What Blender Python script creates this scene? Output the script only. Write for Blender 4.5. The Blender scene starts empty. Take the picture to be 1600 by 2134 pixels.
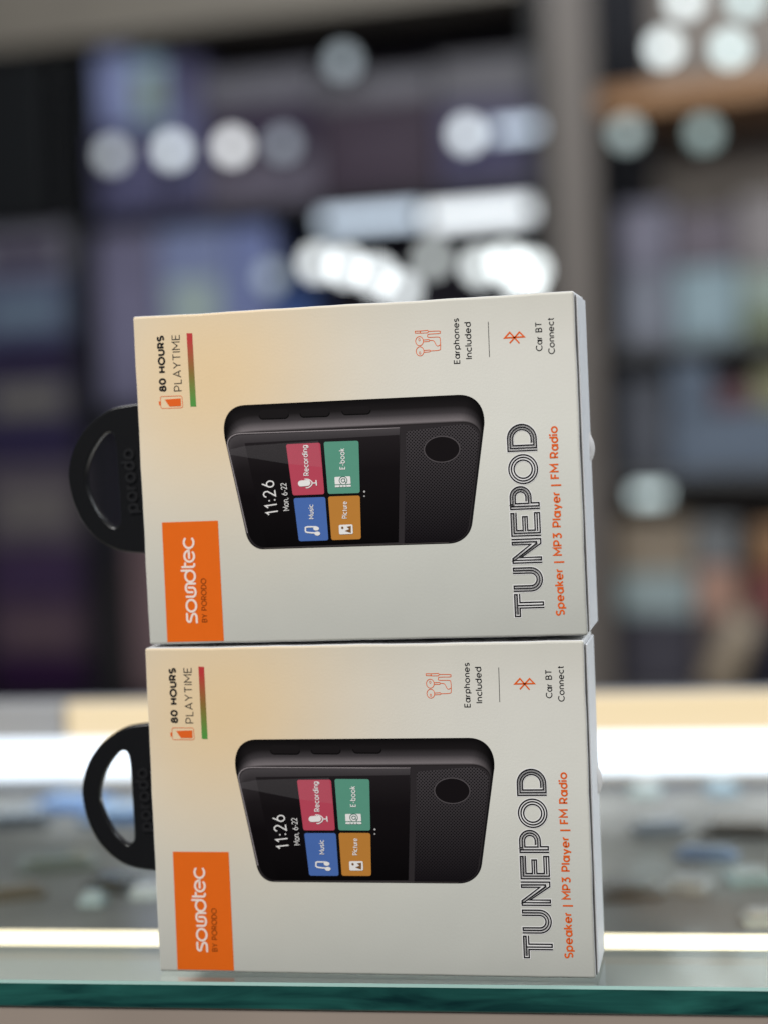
import bpy, bmesh, math, random
from mathutils import Vector, Matrix, Euler

# ------------------------------------------------------------------ camera, world, lamps, exposure
scene = bpy.context.scene
COL = scene.collection
rad = math.radians
CAM = Vector((0.0, -0.51873, 0.15942))
RM = Matrix(((0.9856042, -0.1659131, 0.0325140),      # columns: right, forward, up
             (0.1641698, 0.9851398, 0.0504773),
             (-0.0404057, -0.0444128, 0.9981958)))
F = 3800.0                                            # focal length in photograph pixels (1600 x 2134)
cam_data = bpy.data.cameras.new('camera')
cam_data.sensor_fit = 'VERTICAL'
cam_data.sensor_height = 24.0
cam_data.lens = 24.0 * F / 2134.0
cam_data.clip_start = 0.01
cam_data.clip_end = 60.0
cam = bpy.data.objects.new('camera', cam_data)
COL.objects.link(cam)
rgt, fwd, upv = RM.col[0], RM.col[1], RM.col[2]
cam.matrix_world = Matrix(((rgt[0], upv[0], -fwd[0], CAM[0]),
                           (rgt[1], upv[1], -fwd[1], CAM[1]),
                           (rgt[2], upv[2], -fwd[2], CAM[2]),
                           (0, 0, 0, 1)))
scene.camera = cam
cam_data.dof.use_dof = True
cam_data.dof.focus_distance = 0.5235
cam_data.dof.aperture_fstop = cam_data.lens / 15.0     # 15 mm aperture
cam_data.dof.aperture_blades = 0

world = bpy.data.worlds.new('World')
scene.world = world
world.use_nodes = True
world.node_tree.nodes['Background'].inputs[0].default_value = (0.80, 0.86, 1.0, 1)
world.node_tree.nodes['Background'].inputs[1].default_value = 0.09

def area(name, loc, target, sx, sy, power, color):
    d = bpy.data.lights.new(name, 'AREA'); d.shape = 'RECTANGLE'
    d.size, d.size_y, d.energy, d.color = sx, sy, power, color
    o = bpy.data.objects.new(name, d); COL.objects.link(o)
    o.location = loc
    o.rotation_euler = (Vector(target) - Vector(loc)).to_track_quat('-Z', 'Y').to_euler()
    return o
# ceiling panels of the shop: one over the customer side, one over the shelves
area('ceiling_panel_customer_side', (-0.55, -1.35, 1.55), (-0.1, 0, 0.08), 1.2, 0.6, 49, (1.0, 0.988, 0.965))
area('ceiling_panel_over_shelves', (-0.35, 1.7, 1.75), (-0.45, 3.2, 0.1), 1.6, 0.5, 17, (0.90, 0.95, 1.0))
area('ceiling_panel_right_aisle', (1.15, 0.75, 1.25), (-0.03, 0.02, 0.1), 0.6, 0.6, 28, (0.90, 0.95, 1.0))

scene.view_settings.view_transform = 'Standard'
scene.view_settings.look = 'None'
scene.view_settings.exposure = 0.0
scene.view_settings.gamma = 1.0
scene.view_settings.use_curve_mapping = False
scene.cycles.use_denoising = True
scene.cycles.max_bounces = 8
scene.cycles.transparent_max_bounces = 12
scene.cycles.sample_clamp_indirect = 4.0
scene.cycles.caustics_reflective = False
scene.cycles.caustics_refractive = False

# ------------------------------------------------------------------ helpers
def lin(c):
    c = c / 255.0
    return c / 12.92 if c <= 0.04045 else ((c + 0.055) / 1.055) ** 2.4
def hexc(h, k=1.0):
    h = h.lstrip('#')
    return tuple(min(0.9, lin(int(h[i:i + 2], 16)) * k) for i in (0, 2, 4)) + (1.0,)

MATS = {}
def mat(name, color, rough=0.5, metal=0.0, noise=0.06, scale=40.0, bump=0.0, bscale=300.0, spec=0.5):
    """plain procedural surface: base colour broken up by noise, optional fine bump"""
    if name in MATS:
        return MATS[name]
    m = bpy.data.materials.new(name); m.use_nodes = True
    nt = m.node_tree; b = nt.nodes['Principled BSDF']
    b.inputs['Roughness'].default_value = rough
    b.inputs['Metallic'].default_value = metal
    b.inputs['Specular IOR Level'].default_value = spec
    tc = nt.nodes.new('ShaderNodeTexCoord')
    nz = nt.nodes.new('ShaderNodeTexNoise'); nz.inputs['Scale'].default_value = scale
    nz.inputs['Detail'].default_value = 4
    nt.links.new(tc.outputs['Object'], nz.inputs['Vector'])
    mr = nt.nodes.new('ShaderNodeMapRange')
    mr.inputs['To Min'].default_value = 1 - noise; mr.inputs['To Max'].default_value = 1 + noise
    nt.links.new(nz.outputs['Fac'], mr.inputs['Value'])
    mx = nt.nodes.new('ShaderNodeVectorMath'); mx.operation = 'SCALE'
    mx.inputs[0].default_value = color[:3]
    nt.links.new(mr.outputs['Result'], mx.inputs['Scale'])
    nt.links.new(mx.outputs['Vector'], b.inputs['Base Color'])
    if bump:
        n2 = nt.nodes.new('ShaderNodeTexNoise'); n2.inputs['Scale'].default_value = bscale
        nt.links.new(tc.outputs['Object'], n2.inputs['Vector'])
        bp = nt.nodes.new('ShaderNodeBump'); bp.inputs['Strength'].default_value = bump
        bp.inputs['Distance'].default_value = 0.0005
        nt.links.new(n2.outputs['Fac'], bp.inputs['Height'])
        nt.links.new(bp.outputs['Normal'], b.inputs['Normal'])
    MATS[name] = m
    return m

def glow(name, color, strength):
    if name in MATS:
        return MATS[name]
    m = bpy.data.materials.new(name); m.use_nodes = True
    b = m.node_tree.nodes['Principled BSDF']
    b.inputs['Base Color'].default_value = (0.25, 0.25, 0.25, 1)
    b.inputs['Emission Color'].default_value = color
    b.inputs['Emission Strength'].default_value = strength
    MATS[name] = m
    return m

def link(name, me, material=None, parent=None):
    o = bpy.data.objects.new(name, me); COL.objects.link(o)
    if material is not None and me is not None and not me.materials:
        me.materials.append(material)
    if parent is not None:
        o.parent = parent
    return o

def thing(name, label, cat, loc=(0, 0, 0), rot=(0, 0, 0), group=None):
    o = bpy.data.objects.new(name, None); COL.objects.link(o)
    o.empty_display_size = 0.02
    o.location = loc; o.rotation_euler = rot
    o['label'] = label; o['category'] = cat
    if group: o['group'] = group
    return o
def tag(o, label, cat, group=None):
    o['label'] = label; o['category'] = cat
    if group: o['group'] = group
    return o
def structure(o):
    o['kind'] = 'structure'; return o

def mesh_from(verts, faces, name='mesh', smooth=False):
    me = bpy.data.meshes.new(name); me.from_pydata(verts, [], faces); me.update()
    if smooth:
        for p in me.polygons: p.use_smooth = True
    return me

def box_mesh(x0, x1, y0, y1, z0, z1, bev=0.0, seg=2, name='box'):
    bm = bmesh.new()
    bmesh.ops.create_cube(bm, size=1.0)
    for v in bm.verts:
        v.co = Vector((x0 if v.co.x < 0 else x1, y0 if v.co.y < 0 else y1, z0 if v.co.z < 0 else z1))
    if bev:
        bmesh.ops.bevel(bm, geom=list(bm.edges), offset=bev, segments=seg, affect='EDGES', profile=0.5)
    me = bpy.data.meshes.new(name); bm.to_mesh(me); bm.free()
    return me

def lathe_mesh(profile, n=24, name='lathe'):
    verts, faces = [], []
    for r, z in profile:
        for k in range(n):
            a = 2 * math.pi * k / n
            verts.append((r * math.cos(a), r * math.sin(a), z))
    for i in range(len(profile) - 1):
        for k in range(n):
            k2 = (k + 1) % n
            faces.append((i * n + k, i * n + k2, (i + 1) * n + k2, (i + 1) * n + k))
    faces.append(tuple(reversed(range(n)))); faces.append(tuple(range((len(profile) - 1) * n, len(profile) * n)))
    return mesh_from(verts, faces, name, True)

# ---- flat print on a carton face: face coordinates in mm, u to the right, v up; y = -level
BW, BH, BD = 0.130, 0.0973, 0.027
LV = 0.00003
def fp(p, lvl):
    return (p[0] / 1000 - BW / 2, -LV * lvl, p[1] / 1000)

class Print:
    """collects flat polygons and ribbons for ONE printed part"""
    def __init__(self, lvl):
        self.v, self.f, self.uv, self.lvl, self.k = [], [], [], lvl, 0
    def _lv(self):
        self.k += 1
        return self.lvl + 0.0125 * (self.k % 40)
    def poly(self, pts):
        lv = self._lv(); b = len(self.v)
        self.v += [fp(p, lv) for p in pts]
        area2 = sum(pts[i][0] * pts[(i + 1) % len(pts)][1] - pts[(i + 1) % len(pts)][0] * pts[i][1] for i in range(len(pts)))
        idx = list(range(b, b + len(pts)))
        self.f.append(idx if area2 > 0 else idx[::-1])
        return self
    def disc(self, c, rx, ry=None, n=28):
        ry = ry or rx
        return self.poly([(c[0] + rx * math.cos(2 * math.pi * i / n), c[1] + ry * math.sin(2 * math.pi * i / n)) for i in range(n)])
    def ribbon(self, pts, w, closed=False, roundcap=False):
        P_ = [Vector((p[0], p[1])) for p in pts]
        Q = [P_[0]]
        for p in P_[1:]:
            if (p - Q[-1]).length > 1e-5: Q.append(p)
        if closed and (Q[0] - Q[-1]).length < 1e-4: Q.pop()
        n = len(Q); lv = self._lv(); b = len(self.v)
        if n < 2: return self
        for i in range(n):
            a = Q[i] - Q[i - 1] if (i > 0 or closed) else Q[1] - Q[0]
            c = Q[(i + 1) % n] - Q[i] if (i < n - 1 or closed) else Q[-1] - Q[-2]
            a.normalize(); c.normalize()
            na, nc = Vector((-a.y, a.x)), Vector((-c.y, c.x))
            m = na + nc
            if m.length < 1e-6: m = na.copy()
            m.normalize()
            k = 1.0 / max(0.38, m.dot(nc))
            off = m * (w / 2 * k)
            self.v.append(fp(Q[i] + off, lv)); self.v.append(fp(Q[i] - off, lv))
        for i in range(n if closed else n - 1):
            j = (i + 1) % n
            self.f.append([b + 2 * i, b + 2 * i + 1, b + 2 * j + 1, b + 2 * j])
        if roundcap and not closed:
            self.disc(Q[0], w / 2, n=14); self.disc(Q[-1], w / 2, n=14)
        return self
    def mesh(self, name):
        me = mesh_from(self.v, self.f, name)
        bm = bmesh.new(); bm.from_mesh(me)
        for f in bm.faces:
            f.normal_update()
            if f.normal.y > 0: f.normal_flip()
        bmesh.ops.triangulate(bm, faces=[f for f in bm.faces if len(f.verts) > 4])
        bm.to_mesh(me); bm.free()
        return me

def arc(cx, cy, rx, ry, a0, a1, n=16):
    return [(cx + rx * math.cos(rad(a0 + (a1 - a0) * i / n)), cy + ry * math.sin(rad(a0 + (a1 - a0) * i / n))) for i in range(n + 1)]
def bez(p0, c, p1, n=10, k=0.6):
    a = (p0[0] + (c[0] - p0[0]) * k, p0[1] + (c[1] - p0[1]) * k)
    b = (p1[0] + (c[0] - p1[0]) * k, p1[1] + (c[1] - p1[1]) * k)
    out = []
    for i in range(n + 1):
        t = i / n; s = 1 - t
        out.append(tuple(s ** 3 * p0[j] + 3 * s * s * t * a[j] + 3 * s * t * t * b[j] + t ** 3 * p1[j] for j in (0, 1)))
    return out
def rounded(pts, r, n=5):
    out = []; N = len(pts)
    for i in range(N):
        p = Vector(pts[i]); a = Vector(pts[i - 1]) - p; b = Vector(pts[(i + 1) % N]) - p
        out += bez(tuple(p + a.normalized() * r), tuple(p), tuple(p + b.normalized() * r), n, 0.55)
    return out
def smooth_path(pts, sub=6, closed=False):
    """Catmull-Rom through the points"""
    n = len(pts); out = []
    g = (lambda i: pts[i % n]) if closed else (lambda i: pts[max(0, min(n - 1, i))])
    for i in range(n if closed else n - 1):
        p0, p1, p2, p3 = g(i - 1), g(i), g(i + 1), g(i + 2)
        for s in range(sub):
            t = s / sub
            out.append(tuple(0.5 * (2 * p1[j] + (p2[j] - p0[j]) * t + (2 * p0[j] - 5 * p1[j] + 4 * p2[j] - p3[j]) * t * t
                                    + (3 * p1[j] - p0[j] - 3 * p2[j] + p3[j]) * t ** 3) for j in (0, 1)))
    if not closed: out.append(tuple(pts[-1]))
    return out

# ------------------------------------------------------------------ a monoline geometric alphabet (cap height 1)
X = 0.70
def ring(cx, cy, rx, ry): return ('c', arc(cx, cy, rx, ry, 0, 360, 28)[:-1])
def S_(w, h):
    r = h / 4
    return ('o', arc(w / 2, h - r, w / 2, r, 35, 270, 12) + arc(w / 2, r, w / 2, r, 90, -145, 12)[1:])
GL = {
 ' ': (0.26, []),
 '0': (0.64, [ring(.32, .5, .32, .5)]),
 '1': (0.30, [('o', [(0, .78), (.24, 1), (.24, 0)])]),
 '2': (0.56, [('o', arc(.28, .72, .28, .28, 165, -25, 14) + [(0.0, 0), (.58, 0)])]),
 '3': (0.56, [('o', [(.04, 1), (.50, 1), (.24, .60)] + arc(.26, .30, .28, .30, 80, -145, 14))]),
 '6': (0.60, [ring(.30, .31, .30, .31), ('o', [(.42, 1), (.05, .46)])]),
 '8': (0.58, [ring(.29, .76, .23, .24), ring(.29, .27, .29, .27)]),
 'A': (0.74, [('o', [(0, 0), (.37, 1), (.74, 0)]), ('o', [(.13, .30), (.61, .30)])]),
 'B': (0.56, [('o', [(.30, .53), (0, .53), (0, 1), (.30, 1)] + arc(.30, .765, .22, .235, 90, -90, 10)), ('o', [(0, .53), (0, 0), (.32, 0)] + arc(.32, .265, .24, .265, -90, 90, 10))]),
 'C': (0.76, [('o', arc(.48, .5, .48, .5, 48, 312, 24))]),
 'D': (0.70, [('c', [(0, 0), (0, 1)] + arc(.26, .5, .44, .5, 90, -90, 18))]),
 'E': (0.50, [('o', [(.50, 1), (0, 1), (0, 0), (.50, 0)]), ('o', [(0, .52), (.44, .52)])]),
 'F': (0.48, [('o', [(.48, 1), (0, 1), (0, 0)]), ('o', [(0, .50), (.42, .50)])]),
 'H': (0.66, [('o', [(0, 0), (0, 1)]), ('o', [(.66, 0), (.66, 1)]), ('o', [(0, .5), (.66, .5)])]),
 'I': (0.0, [('o', [(0, 0), (0, 1)])]),
 'L': (0.44, [('o', [(0, 1), (0, 0), (.44, 0)])]),
 'M': (0.84, [('o', [(0, 0), (0, 1), (.42, .34), (.84, 1), (.84, 0)])]),
 'N': (0.68, [('o', [(0, 0), (0, 1), (.68, 0), (.68, 1)])]),
 'O': (0.94, [ring(.47, .5, .47, .5)]),
 'P': (0.56, [('o', [(0, 0), (0, 1), (.28, 1)] + arc(.28, .70, .28, .30, 90, -90, 14) + [(0, .40)])]),
 'R': (0.58, [('o', [(0, 0), (0, 1), (.28, 1)] + arc(.28, .70, .28, .30, 90, -90, 14) + [(0, .40)]), ('o', [(.30, .40), (.58, 0)])]),
 'S': (0.54, [S_(.54, 1)]),
 'T': (0.64, [('o', [(0, 1), (.64, 1)]), ('o', [(.32, 1), (.32, 0)])]),
 'U': (0.64, [('o', [(0, 1), (0, .32)] + arc(.32, .32, .32, .32, 180, 360, 14) + [(.64, 1)])]),
 'Y': (0.66, [('o', [(0, 1), (.33, .46), (.66, 1)]), ('o', [(.33, .46), (.33, 0)])]),
 'a': (0.62, [ring(.27, .35, .27, .35), ('o', [(.62, .78), (.62, -.07)]), ('o', [(.50, .35), (.62, .35)])]),
 'b': (0.58, [ring(.29, .35, .29, .35), ('o', [(0, 1.05), (0, 0)])]),
 'c': (0.52, [('o', arc(.33, .35, .33, .35, 50, 310, 20))]),
 'd': (0.58, [ring(.29, .35, .29, .35), ('o', [(.58, 1.05), (.58, 0)])]),
 'e': (0.62, [('o', [(.01, .36), (.62, .36)] + arc(.31, .35, .31, .35, 2, 318, 24))]),
 'g': (0.58, [ring(.29, .35, .29, .35), ('o', [(.58, .70), (.58, 0)] + arc(.29, .02, .29, .27, 0, -150, 12)[1:])]),
 'h': (0.50, [('o', [(0, 1.05), (0, 0)]), ('o', [(0, .42)] + arc(.25, .45, .25, .25, 180, 0, 14) + [(.50, 0)])]),
 'i': (0.0, [('o', [(0, .70), (0, 0)]), ('d', (0, .97))]),
 'k': (0.46, [('o', [(0, 1.05), (0, 0)]), ('o', [(.44, .70), (.02, .32)]), ('o', [(.14, .43), (.46, 0)])]),
 'l': (0.0, [('o', [(0, 1.05), (0, 0)])]),
 'n': (0.50, [('o', [(0, .70), (0, 0)]), ('o', [(0, .42)] + arc(.25, .45, .25, .25, 180, 0, 14) + [(.50, 0)])]),
 'o': (0.66, [ring(.33, .35, .33, .35)]),
 'p': (0.58, [ring(.29, .35, .29, .35), ('o', [(0, .70), (0, -.30)])]),
 'r': (0.26, [('o', [(0, .70), (0, 0)]), ('o', [(0, .40)] + arc(.26, .42, .26, .27, 180, 90, 8))]),
 's': (0.42, [S_(.42, .70)]),
 't': (0.32, [('o', [(.13, .93), (.13, .16)] + arc(.27, .16, .14, .16, 180, 280, 8)), ('o', [(0, .70), (.32, .70)])]),
 'u': (0.50, [('o', [(0, .70), (0, .26)] + arc(.25, .25, .25, .25, 180, 360, 14) + [(.50, .28)]), ('o', [(.50, .70), (.50, 0)])]),
 'y': (0.54, [('o', [(0, .70), (.28, .02)]), ('o', [(.54, .70), (.18, -.28)])]),
 '|': (0.0, [('o', [(0, 1.08), (0, -.28)])]),
 ':': (0.0, [('d', (0, .12)), ('d', (0, .60))]),
 ',': (0.04, [('o', [(.04, .06), (-.02, -.14)])]),
 '-': (0.30, [('o', [(0, .38), (.30, .38)])]),
}

def lay(pr, glyphs, p0, p1, cap, wt, sp=0.16, roundcap=False, fixed=None, dotk=1.25):
    """set glyphs along the baseline p0 -> p1 (mm); cap height in mm; weight as a fraction of cap height"""
    p0, p1 = Vector(p0), Vector(p1)
    d = (p1 - p0).normalized(); u = Vector((-d.y, d.x)); length = (p1 - p0).length
    if fixed is None:
        adv, pos = 0.0, []
        for ch in glyphs:
            pos.append(adv + wt / 2); adv += GL[ch][0] + wt + sp
        total = adv - sp
        items = [(pos[i], GL[ch][1]) for i, ch in enumerate(glyphs)]
    else:
        total, items = fixed, glyphs
    ks = length / total
    w = wt * (cap * 0.65 + ks * 0.35)
    def tr(q, x0): return tuple(p0 + d * ((x0 + q[0]) * ks) + u * ((wt / 2 + q[1] * (1 - wt)) * cap))
    for x0, strokes in items:
        for kind, q in strokes:
            if kind == 'd': pr.disc(tr(q, x0), w * dotk / 2, n=16)
            else: pr.ribbon([tr(t, x0) for t in q], w, closed=(kind == 'c'), roundcap=roundcap)

# wide display capitals drawn as three parallel lines
def A_(cx, cy, r, a0, a1): return arc(cx, cy, r, r, a0, a1, 22)
TRI = [
 (0.00, [[(.30, 0), (.30, .81), (.02, .81), (.02, .98), (.755, .98), (.755, .895), (.085, .895)],
         [(.385, .895), (.385, .02), (.485, .02), (.485, .81), (.775, .81)]]),
 (0.85, [[(.02, 1), (.02, .41)] + A_(.41, .41, .39, 180, 360) + [(.80, .98), (.712, .98)] + A_(.41, .41, .302, 360, 180)
         + [(.108, .98), (.196, .98)] + A_(.41, .41, .214, 180, 360) + [(.624, 1)]]),
 (1.80, [[(.02, 0), (.02, .98), (.17, .98), (.635, .36), (.635, .98), (.72, .98), (.72, .16), (.665, .16), (.11, .93), (.11, .02), (.20, .02), (.20, .70), (.66, .02), (.815, .02), (.815, 1)]]),
 (2.71, [[(.02, 0), (.02, .98), (.78, .98), (.78, .895), (.11, .895), (.11, .02), (.78, .02), (.78, .185), (.20, .185), (.20, .44), (.66, .44), (.66, .59), (.20, .59), (.20, .81), (.80, .81)],
         [(.17, .105), (.78, .105)], [(.17, .515), (.66, .515)]]),
 (3.60, [[(.03, 0), (.03, .98), (.12, .98), (.12, .02), (.225, .02), (.225, .282)] + A_(.43, .631, .349, -90, 90) + [(.19, .98), (.19, .895)]
         + A_(.43, .631, .264, 90, -90) + [(.215, .367), (.215, .811)] + A_(.43, .631, .18, 90, -90) + [(.29, .451)]]),
 (4.46, [('ring', .505, .5, .48), ('ring', .505, .5, .395), ('ring', .505, .5, .305)]),
 (5.56, [[(.02, 0), (.02, .98)] + A_(.42, .5, .48, 90, -90) + [(.11, .02), (.11, .895)] + A_(.42, .5, .395, 90, -90) + [(.20, .105), (.20, .81)] + A_(.42, .5, .31, 90, -90) + [(.28, .19)]]),
]
def lay_title(pr, p0, p1, cap, w):
    p0, p1 = Vector(p0), Vector(p1); d = (p1 - p0).normalized(); u = Vector((-d.y, d.x)); ks = (p1 - p0).length / 6.475
    tr = lambda q, x0: tuple(p0 + d * ((x0 + q[0]) * ks) + u * (q[1] * cap))
    for x0, lines in TRI:
        for l in lines:
            if l[0] == 'ring': pr.ribbon([tr(t, x0) for t in arc(l[1], l[2], l[3], l[3], 0, 360, 48)[:-1]], w, closed=True)
            else: pr.ribbon([tr(t, x0) for t in l], w)
# rounded logo lettering, heights in x-heights
LOGO = [
 (0.00, [('o', arc(.42, .25, .30, .23, 190, 300, 3)[:0] + [(.05, .04), (.45, .04)] + arc(.45, .27, .25, .23, -90, 60, 8) + [(.30, .60)] + arc(.34, .77, .24, .20, 230, 90, 8) + [(.70, .97)])]),
 (.885, [('c', arc(.42, .5, .44, .47, 0, 360, 30)[:-1])]),
 (1.92, [('o', [(.06, .92), (.06, .30)] + arc(.40, .30, .34, .27, 180, 360, 14) + [(.74, .68)]),
         ('o', [(.40, .34), (.40, .70)] + arc(.72, .70, .32, .27, 180, 0, 14) + [(1.04, .06)])]),
 (3.10, [('c', arc(.42, .5, .42, .47, 0, 360, 30)[:-1]), ('o', [(.84, 1.30), (.84, .42)])]),
 (4.13, [('o', [(.08, 1.22), (.08, .24)] + arc(.26, .24, .18, .20, 180, 280, 8)), ('o', [(.08, .93), (.36, .93)])]),
 (4.60, [('o', [(.28, .52), (.84, .52)] + arc(.42, .5, .42, .47, 3, 312, 26))]),
 (5.60, [('o', arc(.44, .5, .42, .47, 48, 312, 24))]),
]
# ---- print layout of the carton face, mm
P = {"hours":[[9.373,74.878],[9.426,91.376],2.304],
"playtime":[[14.123,74.785],[14.222,91.426],2.502],
"earphones":[[96.889,78.617],[97.056,91.563],1.849],
"included":[[100.391,79.842],[100.404,90.318],1.926],
"carbt":[[120.512,81.008],[120.622,89.206],1.895],
"connect":[[123.984,79.987],[124.044,90.276],1.891],
"title":[[118.005,5.824],[117.824,60.725],8.49],
"subtitle":[[123.822,5.901],[123.913,59.7],2.629],
"logo":[[15.558,6.207],[15.723,31.968],3.795],
"maker":[[18.347,6.371],[18.641,19.41],1.672],
"clock":[[41.836,37.694],[40.766,47.624],3.909],
"date":[[45.059,38.613],[44.478,46.619],1.805],
"rec":[[51.459,48.519],[51.269,57.376],1.693],
"ebook":[[62.223,49.874],[62.306,55.949],1.678],
"music":[[52.304,35.86],[52.279,40.075],1.551],
"pict":[[62.143,35.648],[62.309,40.565],1.539],
"bar":[[16.349,91.662],[18.088,91.568],[18.188,70.063],[16.445,70.142]],
"batt":[[7.305,73.519],[14.001,73.426],[14.081,69.897],[7.336,69.984]],
"battnub":[[6.758,72.043],[7.276,72.195],[7.34,70.867],[6.836,70.979]],
"battfill":[[8.641,72.574],[13.592,72.696],[13.556,70.406],[10.001,70.436]],
"label":[[5.848,36.339],[23.107,36.305],[23.147,0.231],[5.657,-0.108]],
"rule":[[105.414,90.043],[105.343,80.099]],
"bt1":[[111.266,83.685],[114.157,86.696],[115.461,85.277],[109.92,85.235],[111.39,86.76],[114.03,83.539]],
"ear_plug":[[84.279,88.285],[85.714,88.246]],
"ear_body":[[85.726,88.527],[87.882,88.602],[88.128,88.269],[87.851,87.901],[85.829,87.908],[85.726,88.527]],
"ear_wire":[[88.194,88.291],[91.249,88.229],[91.467,87.859],[91.219,87.528],[88.224,87.498],[87.814,87.072],[88.119,86.609],[90.915,86.523],[91.408,85.923],[91.406,83.496],[91.012,82.814],[88.467,82.69]],
"ear_wire2":[[88.405,85.699],[89.442,85.58],[89.93,84.851],[90.23,84.26],[90.673,83.981],[91.365,84.329]],
"ear_st1":[[86.524,85.926],[88.156,85.967],[88.431,85.697],[88.132,85.432],[86.567,85.412]],
"ear_st2":[[86.521,82.919],[88.22,82.997],[88.467,82.69],[88.196,82.448],[86.498,82.408]],
"ear_c1":[[85.403,85.666]],
"ear_c2":[[85.43,82.758]],
"ear_d1":[[85.382,86.089]],
"ear_d2":[[85.409,82.298]],
"out":[[32.894,69.823],[95.87,69.807],[104.038,69.777],[103.037,60.963],[98.412,33.161],[97.489,27.438],[91.427,27.401],[36.591,27.468],[32.344,27.467],[31.49,32.095],[26.525,59.799],[24.679,69.821]],
"front":[[31.438,61.559],[96.385,61.8],[102.535,61.804],[101.767,56.646],[97.784,32.768],[96.874,27.692],[91.441,27.719],[36.81,27.759],[32.727,27.81],[31.943,32.364],[27.288,57.656],[26.474,61.56]],
"glass":[[31.416,61.139],[78.639,61.131],[76.721,28.335],[36.971,28.037],[33.03,28.013],[32.242,32.496],[27.719,57.497],[26.889,61.12]],
"display":[[32.454,58.708],[78.407,59.142],[76.726,28.446],[37.56,28.16]],
"sheen":[[27.906,55.518],[45.023,52.169],[55.309,50.788],[54.541,58.485],[32.409,57.867],[28.134,57.058]],
"grille":[[80.42,60.159],[96.091,61.403],[101.896,61.354],[101.285,56.666],[97.287,32.508],[96.614,28.114],[91.453,27.996],[78.469,27.975]],
"btn":[[90.653,54.501],[95.793,54.428],[90.491,50.795]],
"key0":[[37.309,68.167],[46.116,68.047],[45.982,65.404],[37.171,65.515]],
"key1":[[49.559,67.891],[58.284,67.772],[58.169,65.419],[49.441,65.529]],
"key2":[[61.992,67.881],[70.351,67.776],[70.248,65.571],[61.886,65.669]],
"t_rec":[[44.908,57.866],[55.139,57.895],[55.684,42.91],[46.215,42.908]],
"t_ebk":[[56.194,58.077],[66.492,57.985],[66.191,42.873],[56.733,42.941]],
"t_mus":[[46.409,42.103],[55.878,42.108],[56.239,29.467],[47.417,29.464]],
"t_pic":[[56.743,42.191],[66.157,42.15],[65.883,29.511],[57.127,29.508]],
"mic_cap":[[48.845,46.275],[50.839,46.383]],
"mic_cup":[[50.006,47.505],[51.123,47.395],[52.074,46.791],[52.232,46.217],[51.872,45.549],[51.004,45.012],[50.255,44.994]],
"mic_stem":[[52.235,46.263],[53.45,46.308]],
"mic_base":[[53.396,47.105],[53.504,45.511]],
"bk_page":[[58.945,47.781],[63.583,47.832],[63.663,45.635],[58.957,45.628]],
"bk_strip":[[58.943,45.356],[63.673,45.363],[63.694,44.819],[58.963,44.811]],
"bk_at":[[61.445,46.713],[62.836,46.729],[61.453,45.422]],
"mu1":[[52.638,33.16],[50.437,33.595],[49.767,33.32],[49.681,32.524],[50.011,32.102],[52.557,31.52]],
"mu_h1":[[52.796,33.04]],
"mu_h2":[[53.073,31.549]],
"mu_a":[[52.772,33.52],[49.967,33.565],[49.61,32.983],[49.892,32.061],[52.685,31.744]],
"pc_card":[[59.548,33.847],[63.613,33.897],[63.643,31.125],[59.554,31.072]],
"pc_m":[[63.128,33.458],[61.841,33.227],[62.622,32.566],[61.274,32.041],[63.031,31.417]],
"pc_s":[[60.576,32.995]],
"dot1":[[67.524,43.232]],
"dot2":[[67.463,41.922]],
"loop_out":[[-71.98,71.6],[-77.58,70.99],[-81.5,69.71],[-86.96,66.04],[-90.71,61.87],[-93.08,57.3],[-94.37,52.01],[-94.17,47.32],[-93.04,42.26],[-90.69,36.82],[-87.06,32.35],[-82.66,29.21],[-77.85,27.56],[-71.6,26.8]],
"loop_in":[[-80.91,64.38],[-82.88,63.7],[-85.48,60.98],[-87.79,57.42],[-89.41,53.48],[-89.93,50.5],[-89.77,47.15],[-88.25,42.76],[-85.7,37.99],[-82.71,34.89],[-80.65,33.99],[-78.65,35.25],[-78.12,37.4],[-78.11,43.39],[-78.2,50.05],[-78.29,56.7],[-78.55,61.02],[-79.32,63.55]],
"loop_txt":[[-72.35,38.87],[-73.73,58.5]]}

# ------------------------------------------------------------------ the setting: floor and back wall of the shop
structure(link('floor', box_mesh(-3.0, 2.5, -2.2, 4.2, -1.0, -0.96), mat('floor_tile', (.22, .21, .20), .35, noise=.1, scale=4)))
structure(link('back_wall', box_mesh(-3.0, 2.5, 4.0, 4.1, -0.96, 2.2), mat('wall_paint', (.05, .05, .06), .7, noise=.1, scale=3)))

# ------------------------------------------------------------------ glass counter
EDGE = -0.00733
XL, XR = -0.85, 0.75
counter = thing('glass_counter', 'glass topped display counter with green polished front edge under the two boxes', 'counter', (0, EDGE, -0.96))
def cpart(name, me, m):
    o = link(name, me, m, counter); o.location = (0, -EDGE, 0.96); return o

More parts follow.
